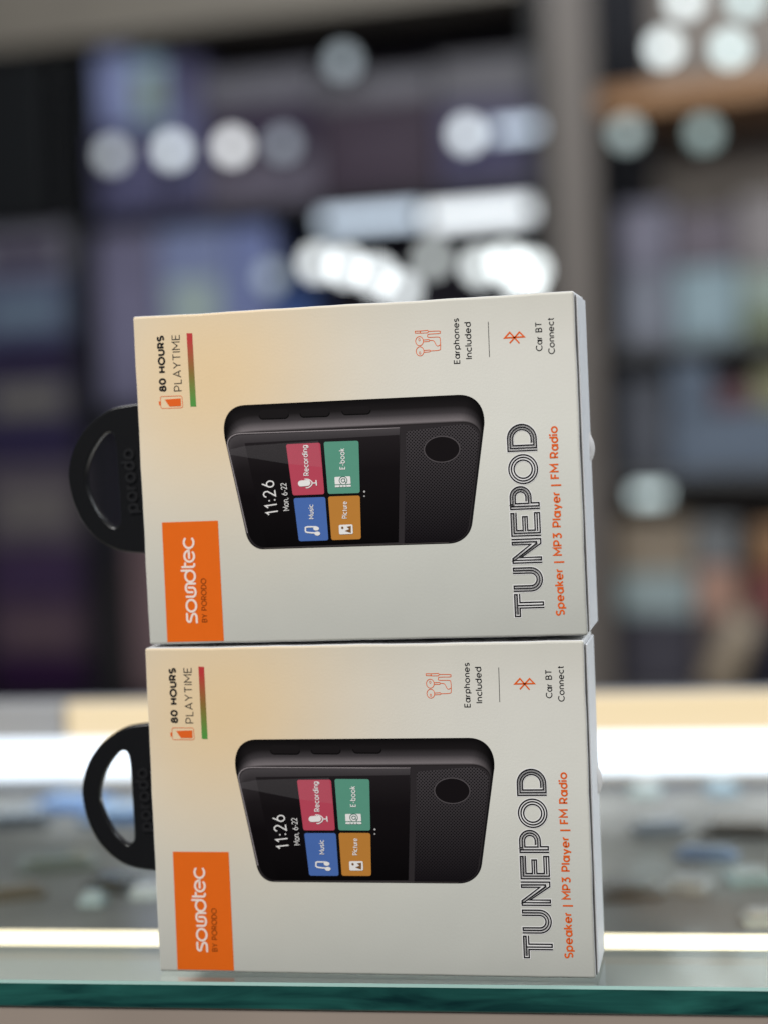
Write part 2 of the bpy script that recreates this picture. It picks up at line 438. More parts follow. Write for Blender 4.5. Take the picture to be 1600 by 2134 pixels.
def glass_material():
    m = bpy.data.materials.new('counter_glass'); m.use_nodes = True
    nt = m.node_tree; nt.nodes.clear()
    out = nt.nodes.new('ShaderNodeOutputMaterial'); mix = nt.nodes.new('ShaderNodeMixShader')
    tr = nt.nodes.new('ShaderNodeBsdfTransparent'); tr.inputs['Color'].default_value = (.95, .985, .97, 1)
    gl = nt.nodes.new('ShaderNodeBsdfGlossy'); gl.inputs['Color'].default_value = (.92, .97, 1, 1)
    tc = nt.nodes.new('ShaderNodeTexCoord'); nz = nt.nodes.new('ShaderNodeTexNoise')
    nz.inputs['Scale'].default_value = 9; nz.inputs['Detail'].default_value = 6
    nt.links.new(tc.outputs['Object'], nz.inputs['Vector'])
    mr = nt.nodes.new('ShaderNodeMapRange'); mr.inputs['To Min'].default_value = 0.015; mr.inputs['To Max'].default_value = 0.075
    nt.links.new(nz.outputs['Fac'], mr.inputs['Value']); nt.links.new(mr.outputs['Result'], gl.inputs['Roughness'])
    fr = nt.nodes.new('ShaderNodeFresnel'); fr.inputs['IOR'].default_value = 1.40
    nt.links.new(fr.outputs['Fac'], mix.inputs[0]); nt.links.new(tr.outputs[0], mix.inputs[1]); nt.links.new(gl.outputs[0], mix.inputs[2])
    nt.links.new(mix.outputs[0], out.inputs['Surface'])
    return m
CH = 0.0008
cpart('glass_pane', mesh_from([(XL, EDGE + CH, 0), (XR, EDGE + CH, 0), (XR, .3095, 0), (XL, .3095, 0)], [(0, 1, 2, 3)]), glass_material())

def edge_material():
    m = bpy.data.materials.new('polished_glass_edge'); m.use_nodes = True
    nt = m.node_tree; b = nt.nodes['Principled BSDF']
    tc = nt.nodes.new('ShaderNodeTexCoord'); mp = nt.nodes.new('ShaderNodeMapping')
    mp.inputs['Scale'].default_value = (16, 1, 120)
    nz = nt.nodes.new('ShaderNodeTexNoise'); nz.inputs['Scale'].default_value = 1.4; nz.inputs['Detail'].default_value = 5; nz.inputs['Distortion'].default_value = .8
    rp = nt.nodes.new('ShaderNodeValToRGB')
    rp.color_ramp.elements[0].position = .35; rp.color_ramp.elements[0].color = (.0012, .024, .025, 1)
    rp.color_ramp.elements[1].position = .78; rp.color_ramp.elements[1].color = (.022, .14, .115, 1)
    nt.links.new(tc.outputs['Object'], mp.inputs[0]); nt.links.new(mp.outputs[0], nz.inputs['Vector'])
    nt.links.new(nz.outputs['Fac'], rp.inputs[0]); nt.links.new(rp.outputs[0], b.inputs['Base Color'])
    b.inputs['Roughness'].default_value = .12
    return m
def strip(y0, z0, y1, z1): return mesh_from([(XL, y0, z0), (XR, y0, z0), (XR, y1, z1), (XL, y1, z1)], [(0, 1, 2, 3)])
cpart('polished_edge', strip(EDGE, -.008 + CH * .6, EDGE, -CH), edge_material())
cpart('edge_chamfer', strip(EDGE, -CH, EDGE + CH, 0), mat('glass_chamfer', (.30, .46, .42), .12, noise=.12, scale=20))  # pale aqua paints the ceiling's highlight along the top chamfer
cpart('edge_chamfer', strip(EDGE + CH * .6, -.008, EDGE, -.008 + CH * .6), mat('glass_chamfer_lower', (.01, .16, .14), .15, noise=.2, scale=25))
alu = mat('frame_aluminium', (.60, .62, .58), .42, .25, noise=.05, scale=14)
alu2 = mat('rail_aluminium', (.86, .82, .74), .35, .2, noise=.06, scale=10)
cpart('front_frame', box_mesh(XL, XR, -.0020, .0455, -.0118, -.0092, .0006), mat('frame_tape', (.88, .90, .85), .55, noise=.10, scale=7))
cpart('frame_rail', box_mesh(XL, XR, .0462, .0560, -.030, -.0098, .0008), alu2)
cpart('frame_rail', box_mesh(XL, XR, .0566, .0672, -.030, -.0106, .0008), alu)
cpart('light_strip', box_mesh(XL, XR, .0680, .0840, -.028, -.0102, .0015), glow('warm_strip', (1, .87, .60, 1), 2.6))
cpart('fascia', box_mesh(XL, XR, EDGE + .001, -.0024, -.94, -.0082, .0004), mat('fascia_laminate', (.33, .27, .225), .5, noise=.55, scale=5))
cpart('deck', box_mesh(XL, XR, .090, .398, -.038, -.026, .001), mat('deck_cloth', (.40, .39, .37), .5, noise=.5, scale=16))
cpart('rear_panel', box_mesh(XL, XR, .400, .430, -.94, -.0185, .001), mat('counter_rear', (.30, .32, .36), .5, noise=.2, scale=6))
for xx in (XL + .012, XR - .012):
    cpart('end_panel', box_mesh(xx - .01, xx + .01, .023, .398, -.94, -.0125, .001), alu)
# light bar along the counter's rear, a little lower than the glass
bar = thing('light_bar', 'long white lit bar with a warm yellow strip across the back of the glass counter', 'light bar', (-.3, .41, -.0180))
def bpart(name, x0, x1, y0, y1, z0, z1, m):
    link(name, box_mesh(x0 + .3, x1 + .3, y0 - .41, y1 - .41, z0 + .018, z1 + .018, .0012), m, bar)
bpart('diffuser', -.83, .73, .400, .409, -.0178, .0012, glow('white_diffuser', (.78, .89, 1, 1), 1.75))
bpart('housing', -.84, .74, .4095, .428, -.0178, .0205, mat('bar_housing', (.55, .57, .60), .4, .3))
bpart('glowing_trim', -.330, .73, .402, .409, .0018, .0215, glow('glowing_trim', (1, .75, .36, 1), .70))  # yellow trim made to glow; its warm light is put into the emission
bpart('blank_cover', -.83, -.332, .402, .409, .0018, .0215, mat('blank_cover', (.40, .40, .40), .45))

# ------------------------------------------------------------------ printed cartons
def ink(name, c, rough=.42): return mat('ink_' + name, c, rough, noise=.035, scale=260, spec=.10)
INK = dict(black=ink('black', (.012, .012, .014)), soft=ink('soft_black', (.03, .028, .028)), white=ink('white', (.84, .82, .80)),
           orange=ink('orange', (.80, .145, .012)), orange2=ink('orange_text', (.78, .13, .02)), brown=ink('brown', (.16, .035, .006)),
           pinkwhite=ink('logo_white', (.88, .74, .66)), paper=ink('line_white', (.86, .85, .84)))

def carton_material():
    m = bpy.data.materials.new('printed_card'); m.use_nodes = True
    nt = m.node_tree; b = nt.nodes['Principled BSDF']; N, K = nt.nodes.new, nt.links.new
    tc = N('ShaderNodeTexCoord'); sx = N('ShaderNodeSeparateXYZ'); K(tc.outputs['Object'], sx.inputs[0])
    def math_(op, a, b_=None, c=None):
        n = N('ShaderNodeMath'); n.operation = op
        for i, q in enumerate((a, b_, c)):
            if q is None: continue
            if isinstance(q, (int, float)): n.inputs[i].default_value = q
            else: K(q, n.inputs[i])
        return n.outputs[0]
    # printed tint: a peach cloud at the upper left of the face, pale cream elsewhere, cool grey towards the lower edge
    def cloud(cx, cz, rx, rz):
        dx = math_('DIVIDE', math_('SUBTRACT', sx.outputs[0], cx), rx); dz = math_('DIVIDE', math_('SUBTRACT', sx.outputs[2], cz), rz)
        return math_('EXPONENT', math_('MULTIPLY', math_('ADD', math_('MULTIPLY', dx, dx), math_('MULTIPLY', dz, dz)), -1.0))
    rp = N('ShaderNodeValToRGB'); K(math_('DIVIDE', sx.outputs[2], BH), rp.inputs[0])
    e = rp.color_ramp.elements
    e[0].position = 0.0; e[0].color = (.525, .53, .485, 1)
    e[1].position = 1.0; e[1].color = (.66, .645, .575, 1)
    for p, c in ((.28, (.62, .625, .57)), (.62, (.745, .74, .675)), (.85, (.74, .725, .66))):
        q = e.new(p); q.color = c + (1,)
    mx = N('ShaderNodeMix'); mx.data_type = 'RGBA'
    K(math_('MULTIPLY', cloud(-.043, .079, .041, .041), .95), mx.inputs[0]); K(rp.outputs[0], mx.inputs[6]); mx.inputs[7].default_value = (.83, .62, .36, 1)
    # light soiling: faint smudges and a few specks
    nz = N('ShaderNodeTexNoise'); nz.inputs['Scale'].default_value = 55; nz.inputs['Detail'].default_value = 5; K(tc.outputs['Object'], nz.inputs['Vector'])
    mr = N('ShaderNodeMapRange'); mr.inputs['To Min'].default_value = .955; mr.inputs['To Max'].default_value = 1.03; K(nz.outputs['Fac'], mr.inputs['Value'])
    vo = N('ShaderNodeTexVoronoi'); vo.inputs['Scale'].default_value = 95; K(tc.outputs['Object'], vo.inputs['Vector'])
    vc = N('ShaderNodeSeparateXYZ'); K(vo.outputs['Color'], vc.inputs[0])
    speck = math_('MULTIPLY', math_('LESS_THAN', vo.outputs['Distance'], .035), math_('GREATER_THAN', vc.outputs[0], .93))
    dirt = math_('MULTIPLY', mr.outputs['Result'], math_('SUBTRACT', 1.0, math_('MULTIPLY', speck, .45)))
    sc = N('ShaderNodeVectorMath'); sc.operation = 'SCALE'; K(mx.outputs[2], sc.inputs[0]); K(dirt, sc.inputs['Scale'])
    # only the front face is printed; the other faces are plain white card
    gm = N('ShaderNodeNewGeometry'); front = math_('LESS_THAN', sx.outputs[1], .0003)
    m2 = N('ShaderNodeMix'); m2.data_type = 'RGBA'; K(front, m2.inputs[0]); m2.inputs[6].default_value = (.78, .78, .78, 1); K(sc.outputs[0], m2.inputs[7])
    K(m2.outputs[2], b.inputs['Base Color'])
    b.inputs['Roughness'].default_value = .5; b.inputs['Specular IOR Level'].default_value = .35
    n2 = N('ShaderNodeTexNoise'); n2.inputs['Scale'].default_value = 1400; K(tc.outputs['Object'], n2.inputs['Vector'])
    n3 = N('ShaderNodeTexNoise'); n3.inputs['Scale'].default_value = 26; K(tc.outputs['Object'], n3.inputs['Vector'])
    bp = N('ShaderNodeBump'); bp.inputs['Strength'].default_value = .10; bp.inputs['Distance'].default_value = .0003; K(n2.outputs['Fac'], bp.inputs['Height'])
    bp2 = N('ShaderNodeBump'); bp2.inputs['Strength'].default_value = .18; bp2.inputs['Distance'].default_value = .002; K(n3.outputs['Fac'], bp2.inputs['Height'])
    K(bp.outputs['Normal'], bp2.inputs['Normal']); K(bp2.outputs['Normal'], b.inputs['Normal'])
    return m

def carton_mesh():
    bm = bmesh.new(); bmesh.ops.create_cube(bm, size=1)
    for v in bm.verts:
        v.co = Vector((v.co.x * BW, (v.co.y + .5) * BD, (v.co.z + .5) * BH))
    bmesh.ops.bevel(bm, geom=list(bm.edges), offset=.0007, segments=3, affect='EDGES', profile=.5)
    # cut into strips so that the long edges can wander a little, as folded card does
    for ax, n, lo, hi in ((0, 26, -BW / 2, BW / 2), (2, 20, 0, BH)):
        for i in range(1, n):
            co = [0, 0, 0]; co[ax] = lo + (hi - lo) * i / n; no = [0, 0, 0]; no[ax] = 1
            bmesh.ops.bisect_plane(bm, geom=bm.verts[:] + bm.edges[:] + bm.faces[:], plane_co=co, plane_no=no)
    rnd = random.Random(4)
    ph = [rnd.uniform(0, 6.28) for _ in range(8)]
    for v in bm.verts:
        x, y, z = v.co
        w = math.sin(x * 210 + ph[0]) * .5 + math.sin(x * 480 + ph[1]) * .35 + math.sin(x * 95 + ph[2]) * .6
        u = math.sin(z * 190 + ph[3]) * .5 + math.sin(z * 430 + ph[4]) * .35
        if z > BH - .0009: v.co.z += .00011 * w
        if z < .0009: v.co.z += .00008 * abs(w)
        if abs(x) > BW / 2 - .0009: v.co.x += .00010 * u
    me = bpy.data.meshes.new('carton'); bm.to_mesh(me); bm.free()
    return me

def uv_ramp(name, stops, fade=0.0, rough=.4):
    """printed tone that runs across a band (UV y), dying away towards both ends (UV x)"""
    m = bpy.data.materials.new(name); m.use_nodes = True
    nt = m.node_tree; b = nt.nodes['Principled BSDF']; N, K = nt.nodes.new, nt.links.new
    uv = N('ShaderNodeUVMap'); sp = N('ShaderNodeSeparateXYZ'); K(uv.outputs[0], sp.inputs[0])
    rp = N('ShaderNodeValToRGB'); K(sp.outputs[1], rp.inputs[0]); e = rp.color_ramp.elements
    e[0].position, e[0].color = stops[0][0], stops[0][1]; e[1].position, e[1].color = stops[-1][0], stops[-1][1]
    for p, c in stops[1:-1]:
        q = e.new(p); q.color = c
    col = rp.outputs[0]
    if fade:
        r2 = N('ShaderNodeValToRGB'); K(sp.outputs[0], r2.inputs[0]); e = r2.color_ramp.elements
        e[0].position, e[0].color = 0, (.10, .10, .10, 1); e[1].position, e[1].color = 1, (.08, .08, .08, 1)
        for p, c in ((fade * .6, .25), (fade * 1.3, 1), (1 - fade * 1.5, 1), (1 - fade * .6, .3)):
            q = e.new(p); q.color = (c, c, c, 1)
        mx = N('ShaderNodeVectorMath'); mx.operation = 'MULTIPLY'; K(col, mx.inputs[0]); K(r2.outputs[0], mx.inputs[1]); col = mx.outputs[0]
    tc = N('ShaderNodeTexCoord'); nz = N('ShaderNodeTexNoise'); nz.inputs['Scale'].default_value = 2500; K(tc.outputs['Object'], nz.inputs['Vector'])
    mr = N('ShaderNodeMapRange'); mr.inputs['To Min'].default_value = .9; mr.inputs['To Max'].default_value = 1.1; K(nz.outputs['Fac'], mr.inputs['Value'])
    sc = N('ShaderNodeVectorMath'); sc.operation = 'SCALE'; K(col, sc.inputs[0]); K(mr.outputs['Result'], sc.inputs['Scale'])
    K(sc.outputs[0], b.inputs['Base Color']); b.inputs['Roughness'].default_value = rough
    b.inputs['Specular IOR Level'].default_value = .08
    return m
def band_mesh(top, bot, lvl, name):
    n = len(top); v = [fp(p, lvl) for p in top] + [fp(p, lvl) for p in bot]
    f = [(i, n + i, n + i + 1, i + 1) for i in range(n - 1)]
    me = mesh_from(v, f, name); uvl = me.uv_layers.new(name='UVMap')
    for p in me.polygons:
        for li in p.loop_indices:
            k = me.loops[li].vertex_index
            uvl.data[li].uv = ((k % n) / (n - 1), 0 if k < n else 1)
    bm = bmesh.new(); bm.from_mesh(me)
    for q in bm.faces:
        q.normal_update()
        if q.normal.y > 0: q.normal_flip()
    bm.to_mesh(me); bm.free()
    return me
def resample(pts, n):
    d = [0]
    for a, b in zip(pts, pts[1:]): d.append(d[-1] + math.dist(a, b))
    out, j = [], 0
    for i in range(n):
        t = d[-1] * i / (n - 1)
        while j < len(d) - 2 and d[j + 1] < t: j += 1
        k = (t - d[j]) / max(1e-9, d[j + 1] - d[j])
        out.append((pts[j][0] + (pts[j + 1][0] - pts[j][0]) * k, pts[j][1] + (pts[j + 1][1] - pts[j][1]) * k))
    return out
def grille_material():
    m = bpy.data.materials.new('printed_grille'); m.use_nodes = True
    nt = m.node_tree; b = nt.nodes['Principled BSDF']; N, K = nt.nodes.new, nt.links.new
    tc = N('ShaderNodeTexCoord'); mp = N('ShaderNodeMapping'); mp.inputs['Rotation'].default_value = (0, rad(45), 0); mp.inputs['Scale'].default_value = (1450, 1, 1450)
    K(tc.outputs['Object'], mp.inputs[0]); sp = N('ShaderNodeSeparateXYZ'); K(mp.outputs[0], sp.inputs[0])
    def sn(o):
        a = N('ShaderNodeMath'); a.operation = 'MULTIPLY'; a.inputs[1].default_value = 6.2832; K(o, a.inputs[0])
        s = N('ShaderNodeMath'); s.operation = 'SINE'; K(a.outputs[0], s.inputs[0]); return s.outputs[0]
    ad = N('ShaderNodeMath'); ad.operation = 'ADD'; K(sn(sp.outputs[0]), ad.inputs[0]); K(sn(sp.outputs[2]), ad.inputs[1])
    ho = N('ShaderNodeMapRange'); ho.inputs['From Min'].default_value = .2; ho.inputs['From Max'].default_value = .9; K(ad.outputs[0], ho.inputs['Value'])
    s2 = N('ShaderNodeSeparateXYZ'); K(tc.outputs['Object'], s2.inputs[0])
    tone = N('ShaderNodeMapRange'); tone.inputs['From Min'].default_value = .028; tone.inputs['From Max'].default_value = .066
    K(s2.outputs[2], tone.inputs['Value'])
    met = N('ShaderNodeMix'); met.data_type = 'RGBA'; K(tone.outputs[0], met.inputs[0]); met.inputs[6].default_value = (.009, .007, .009, 1); met.inputs[7].default_value = (.068, .060, .064, 1)
    mx = N('ShaderNodeMix'); mx.data_type = 'RGBA'; K(ho.outputs[0], mx.inputs[0]); K(met.outputs[2], mx.inputs[6]); mx.inputs[7].default_value = (.003, .0025, .003, 1)
    K(mx.outputs[2], b.inputs['Base Color']); b.inputs['Roughness'].default_value = .4; b.inputs['Specular IOR Level'].default_value = .08
    return m
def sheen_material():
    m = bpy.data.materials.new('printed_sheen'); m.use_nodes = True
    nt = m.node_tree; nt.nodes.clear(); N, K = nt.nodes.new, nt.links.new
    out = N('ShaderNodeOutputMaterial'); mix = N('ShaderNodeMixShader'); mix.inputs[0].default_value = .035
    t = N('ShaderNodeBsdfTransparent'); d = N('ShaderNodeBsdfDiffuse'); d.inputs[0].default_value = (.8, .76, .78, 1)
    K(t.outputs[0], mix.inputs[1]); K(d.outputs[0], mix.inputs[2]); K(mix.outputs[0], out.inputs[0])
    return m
def bar_material():
    m = bpy.data.materials.new('ink_charge_bar'); m.use_nodes = True
    nt = m.node_tree; b = nt.nodes['Principled BSDF']; N, K = nt.nodes.new, nt.links.new
    tc = N('ShaderNodeTexCoord'); sp = N('ShaderNodeSeparateXYZ'); K(tc.outputs['Object'], sp.inputs[0])
    mr = N('ShaderNodeMapRange'); mr.inputs['From Min'].default_value = .0702; mr.inputs['From Max'].default_value = .0915; K(sp.outputs[2], mr.inputs['Value'])
    rp = N('ShaderNodeValToRGB'); K(mr.outputs[0], rp.inputs[0]); e = rp.color_ramp.elements
    e[0].position, e[0].color = .05, (.08, .30, .05, 1); e[1].position, e[1].color = .92, (.52, .035, .035, 1)
    q = e.new(.45); q.color = (.24, .155, .03, 1)
    K(rp.outputs[0], b.inputs['Base Color']); b.inputs['Roughness'].default_value = .45
    return m

def path(p, spec):
    """spec: list of indices; a tuple (i, c, j) is a rounded corner from i to j about c"""
    out = []
    for s in spec:
        out += [p[s]] if isinstance(s, int) else bez(p[s[0]], p[s[1]], p[s[2]], 12)
    return out

def build_box(root):
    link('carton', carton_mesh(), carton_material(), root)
    # right end: tuck flap set a little behind the front fold, dark strip between painted as the slit's shadow, small torn seal
    white = mat('white_card', (.80, .81, .83), .5, noise=.05, scale=90, bump=.15, bscale=500)
    link('end_flap', box_mesh(BW / 2 + .0002, BW / 2 + .0008, .0012, BD - .0012, .0012, BH - .0012, .00025), white, root)
    link('fold_slit_shadow', box_mesh(BW / 2 + .0001, BW / 2 + .00035, .0008, .0011, .0010, BH - .0010), mat('slit_shadow', (.10, .095, .09), .9), root)
    seal = []
    for i in range(13):
        t = i / 12; z = .049 + .0085 * t; bulge = .0010 + .0012 * math.sin(math.pi * min(1, t * 1.15)) ** .8
        seal.append((z, bulge))
    v, f = [], []
    for z, bu in seal:
        v += [(BW / 2 + .0006, BD * .72, z), (BW / 2 + bu, BD * .80, z), (BW / 2 + bu * .9, BD * .93, z), (BW / 2 + .0006, BD * .98, z)]
    for i in range(12):
        for k in range(3): f.append((4 * i + k, 4 * i + k + 1, 4 * i + 4 + k + 1, 4 * i + 4 + k))
    link('seal_tab', mesh_from(v, f, 'seal_tab', True), mat('seal_paper', (.85, .82, .80), .45, noise=.08, scale=200), root)

    # hanging loop of black plastic out of the left end
    cu = bpy.data.curves.new('hanging_loop', 'CURVE'); cu.dimensions = '2D'; cu.fill_mode = 'BOTH'
    cu.extrude = .0010; cu.bevel_depth = .0006; cu.bevel_resolution = 2
    o_pts = smooth_path([tuple(p) for p in P['loop_out']], 6); o_pts = [(-62.5, o_pts[0][1] + .4)] + o_pts + [(-62.5, o_pts[-1][1] - .3)]
    for pts in (o_pts, smooth_path([tuple(p) for p in P['loop_in']], 5, True)):
        s = cu.splines.new('POLY'); s.points.add(len(pts) - 1); s.use_cyclic_u = True
        for q, p in zip(s.points, pts): q.co = (p[0] / 1000, p[1] / 1000, 0, 1)
    tmp = bpy.data.objects.new('tmp', cu); COL.objects.link(tmp)
    me = bpy.data.meshes.new_from_object(tmp.evaluated_get(bpy.context.evaluated_depsgraph_get()))
    bpy.data.objects.remove(tmp); bpy.data.curves.remove(cu)
    me.transform(Matrix.Rotation(rad(90), 4, 'X')); me.transform(Matrix.Translation((0, .018, 0)))
    black = mat('black_plastic', (.006, .006, .0065), .24, noise=.1, scale=60, bump=.04, bscale=900, spec=.5)
    loop = link('hanging_loop', me, black, root); me.materials.clear(); me.materials.append(black)
    pr = Print(0); a, b = P['loop_txt']
    lay(pr, 'porodo', (a[0] + BW * 500, a[1]), (b[0] + BW * 500 + .6, b[1]), 4.6, .17, .10)
    tm = pr.mesh('raised_lettering'); tm.transform(Matrix.Translation((0, .018 - .0017, 0)))
    bm = bmesh.new(); bm.from_mesh(tm)
    ex = bmesh.ops.extrude_face_region(bm, geom=bm.faces[:]); bmesh.ops.translate(bm, verts=[q for q in ex['geom'] if isinstance(q, bmesh.types.BMVert)], vec=(0, -.0006, 0))
    bmesh.ops.recalc_face_normals(bm, faces=bm.faces[:]); bm.to_mesh(tm); bm.free()
    link('raised_lettering', tm, mat('gloss_black_plastic', (.012, .012, .013), .32, spec=.5), loop)

    # orange corner label
    lab = link('logo_label', Print(2).poly(P['label'][:2] + [[P['label'][2][0], .75], [P['label'][3][0], .75]]).mesh('logo_label'), INK['orange'], root)
    pr = Print(4); lay(pr, LOGO, P['logo'][0], P['logo'][1], P['logo'][2], .165, fixed=6.50, roundcap=True); link('logo_lettering', pr.mesh('logo_lettering'), INK['pinkwhite'], lab)
    pr = Print(4); lay(pr, 'BY PORODO', *P['maker'], .13, .12); link('maker_lettering', pr.mesh('maker_lettering'), INK['brown'], lab)
    # battery line
    pr = Print(2); lay(pr, '80 HOURS', *P['hours'], .245, .10); link('playtime_lettering', pr.mesh('hours'), INK['black'], root)
    pr = Print(2); lay(pr, 'PLAYTIME', *P['playtime'], .105, .17); link('playtime_lettering', pr.mesh('playtime'), INK['soft'], root)
    link('charge_bar', Print(2).poly(P['bar']).mesh('charge_bar'), bar_material(), root)
    pr = Print(2); pr.ribbon(rounded(P['batt'], .55), .16, closed=True); pr.poly(P['battnub']); pr.poly(P['battfill'])
    link('battery_icon', pr.mesh('battery_icon'), INK['orange2'], root)
    # feature column
    for key, s in (('earphones', 'Earphones'), ('included', 'Included'), ('carbt', 'Car BT'), ('connect', 'Connect')):
        pr = Print(2); lay(pr, s, *P[key], .145, .125); link('feature_lettering', pr.mesh(key), INK['black'], root)
    link('divider_line', Print(2).ribbon(P['rule'], .17).mesh('divider_line'), INK['soft'], root)
    pr = Print(2); pr.ribbon(P['bt1'], .42); link('wireless_icon', pr.mesh('wireless_icon'), INK['orange2'], root)
    pr = Print(2); w = .19
    pr.ribbon(rounded([P['ear_plug'][0], (P['ear_plug'][0][0], P['ear_plug'][0][1] + .28), (P['ear_plug'][1][0], P['ear_plug'][1][1] + .28), (P['ear_plug'][1][0], P['ear_plug'][1][1] - .28), (P['ear_plug'][0][0], P['ear_plug'][0][1] - .28)], .06), .2, closed=True)
    pr.ribbon(P['ear_body'], w); pr.ribbon(smooth_path(P['ear_wire'], 5), w); pr.ribbon(smooth_path(P['ear_wire2'], 5), w)
    pr.ribbon(P['ear_st1'], w); pr.ribbon(P['ear_st2'], w)
    for k in ('1', '2'):
        c = P['ear_c' + k][0]; pr.ribbon(arc(c[0], c[1], 1.12, 1.30, 0, 360, 28)[:-1], w, closed=True)
        c = P['ear_d' + k][0]; pr.ribbon(arc(c[0], c[1], .22, .36, 0, 360, 16)[:-1], .13, closed=True)
    link('earphone_icon', pr.mesh('earphone_icon'), INK['orange2'], root)
    pr = Print(2); lay_title(pr, *P['title'], .86); link('title_backing', pr.mesh('title_backing'), INK['paper'], root)
    pr = Print(4); lay_title(pr, *P['title'], .41); link('title_lettering', pr.mesh('title_lettering'), INK['black'], root)
    pr = Print(2); lay(pr, 'Speaker | MP3 Player | FM Radio', *P['subtitle'], .185, .11); link('subtitle_lettering', pr.mesh('subtitle_lettering'), INK['orange2'], root)

    # printed picture of the music player
    o_ = P['out']; fr = P['front']; g_ = P['glass']; gr = P['grille']
    pic = link('player_picture', Print(2).poly(path(o_, [0, 1, (1, 2, 3), 3, 4, (4, 5, 6), 6, 7, (7, 8, 9), 9, 10, (10, 11, 0)])).mesh('player_picture'), ink('player_black', (.010, .009, .010)), root)
    def sub(name, pr, m): return link(name, pr if isinstance(pr, bpy.types.Mesh) else pr.mesh(name), m, pic)
    top = path(o_, [(10, 11, 0), 0, 1, (1, 2, 3)]); bot = path(fr, [(10, 11, 0), 0, 1, (1, 2, 3)])
    n = 90
    bl = lambda h: hexc(h)
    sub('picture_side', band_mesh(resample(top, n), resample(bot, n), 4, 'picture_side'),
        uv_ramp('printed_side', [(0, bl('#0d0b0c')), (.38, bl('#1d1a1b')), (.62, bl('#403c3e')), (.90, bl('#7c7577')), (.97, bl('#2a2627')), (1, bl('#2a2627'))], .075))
    sub('picture_face', Print(5).poly(path(fr, [0, 1, (1, 2, 3), 3, 4, (4, 5, 6), 6, 7, (7, 8, 9), 9, 10, (10, 11, 0)])), ink('player_bezel', hexc('#2f2b2d')))
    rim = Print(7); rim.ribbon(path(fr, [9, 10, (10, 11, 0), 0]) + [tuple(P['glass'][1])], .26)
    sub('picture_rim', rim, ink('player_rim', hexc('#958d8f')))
    rim = Print(7); rim.ribbon([fr[7], fr[6]], .2); sub('picture_rim', rim, ink('player_low_rim', hexc('#4a4543')))
    gl_path = [g_[0]] + rounded([g_[0], g_[1], g_[2], g_[3]], .7)[6:18] + path(g_, [3, (3, 4, 5), 5, 6, (6, 7, 0)])
    gtop = resample(path(g_, [(6, 7, 0), 0]) + [tuple(g_[1])], 40); gbot = resample(path(g_, [5, (5, 4, 3), 3]) + [tuple(g_[2])], 40)
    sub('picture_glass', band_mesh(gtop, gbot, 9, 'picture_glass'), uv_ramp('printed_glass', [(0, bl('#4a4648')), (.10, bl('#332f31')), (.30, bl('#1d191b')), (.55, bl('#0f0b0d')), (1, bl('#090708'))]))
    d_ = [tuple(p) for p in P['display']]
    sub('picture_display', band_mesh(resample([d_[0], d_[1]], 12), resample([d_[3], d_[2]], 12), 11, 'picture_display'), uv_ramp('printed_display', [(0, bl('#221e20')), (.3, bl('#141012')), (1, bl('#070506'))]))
    sub('picture_grille', Print(9).poly(rounded([gr[7], gr[0]], .1)[:0] + [tuple(gr[7])] + bez((gr[0][0], gr[0][1] - .8), gr[0], (gr[0][0] + .8, gr[0][1]), 5) + path(gr, [1, (1, 2, 3), 3, 4, (4, 5, 6), 6])), grille_material())
    c, ex, ey = P['btn']; rx, ry = ex[0] - c[0], c[1] - ey[1]
    sub('picture_button', Print(11).disc(c, rx, ry, 40), ink('player_button', hexc('#151113')))
    sub('picture_button_ring', Print(12).ribbon(arc(c[0], c[1], rx, ry, 0, 360, 44)[:-1], .30, closed=True), ink('player_ring', hexc('#524d4f')))
    for k in range(3):
        q = P['key%d' % k]
        sub('picture_side_key', Print(6).poly(rounded(q, 1.1)), ink('player_key', hexc('#1a1718')))
        q2 = [(q[0][0], q[0][1] - .9), q[3], q[2], (q[1][0], q[1][1] - .9)]
        rr = rounded([q[0], q[3], q[2], q[1]], 1.1)
        sub('picture_key_edge', Print(7).ribbon(rr[6:18], .26), ink('player_key_edge', hexc('#060505')))
    for key, hx in (('t_rec', '#b04456'), ('t_ebk', '#56907b'), ('t_mus', '#4767a6'), ('t_pic', '#b57a35')):
        sub('picture_tile', Print(13).poly(rounded([tuple(p) for p in P[key]], .62)), ink('tile_' + key[2:], hexc(hx, 1.12)))
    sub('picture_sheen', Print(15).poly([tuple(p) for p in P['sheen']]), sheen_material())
    def words(s, key, wt, sp): 
        pr = Print(17); lay(pr, s, *P[key], wt, sp); sub('picture_lettering', pr, INK['white'])
    words('11:26', 'clock', .10, .30); words('Mon, 6-22', 'date', .11, .15); words('Recording', 'rec', .15, .12); words('E-book', 'ebook', .15, .12); words('Music', 'music', .15, .13); words('Picture', 'pict', .15, .13)
    pr = Print(17); pr.ribbon(P['mic_cap'], 1.75, roundcap=True); pr.ribbon(smooth_path(P['mic_cup'], 4), .30); pr.ribbon(P['mic_stem'], .30); pr.ribbon(P['mic_base'], .36)
    sub('picture_icon', pr, INK['white'])
    pr = Print(17); pr.poly(rounded(P['bk_page'], .25)); pr.poly(rounded(P['bk_strip'], .15)); sub('picture_icon', pr, INK['white'])
    c, ex, ey = P['bk_at']; pr = Print(19); green = ink('icon_green', hexc('#3f6f60'))
    pr.ribbon(arc(c[0], c[1], 1.15, 1.10, -60, 240, 26), .20); pr.ribbon(arc(c[0], c[1], .55, .5, 0, 360, 20)[:-1], .2, closed=True)
    pr.ribbon([(c[0] + .5, c[1] + .55), (c[0] + .55, c[1] - .35), (c[0] + .9, c[1] - .75)], .18)
    for k in (.3, .5, .7):
        s0, s1 = P['bk_strip'][0], P['bk_strip'][2]; pr.disc((s0[0] + (s1[0] - s0[0]) * k, (s0[1] + s1[1]) / 2), .15, n=10)
    sub('picture_icon', pr, green)
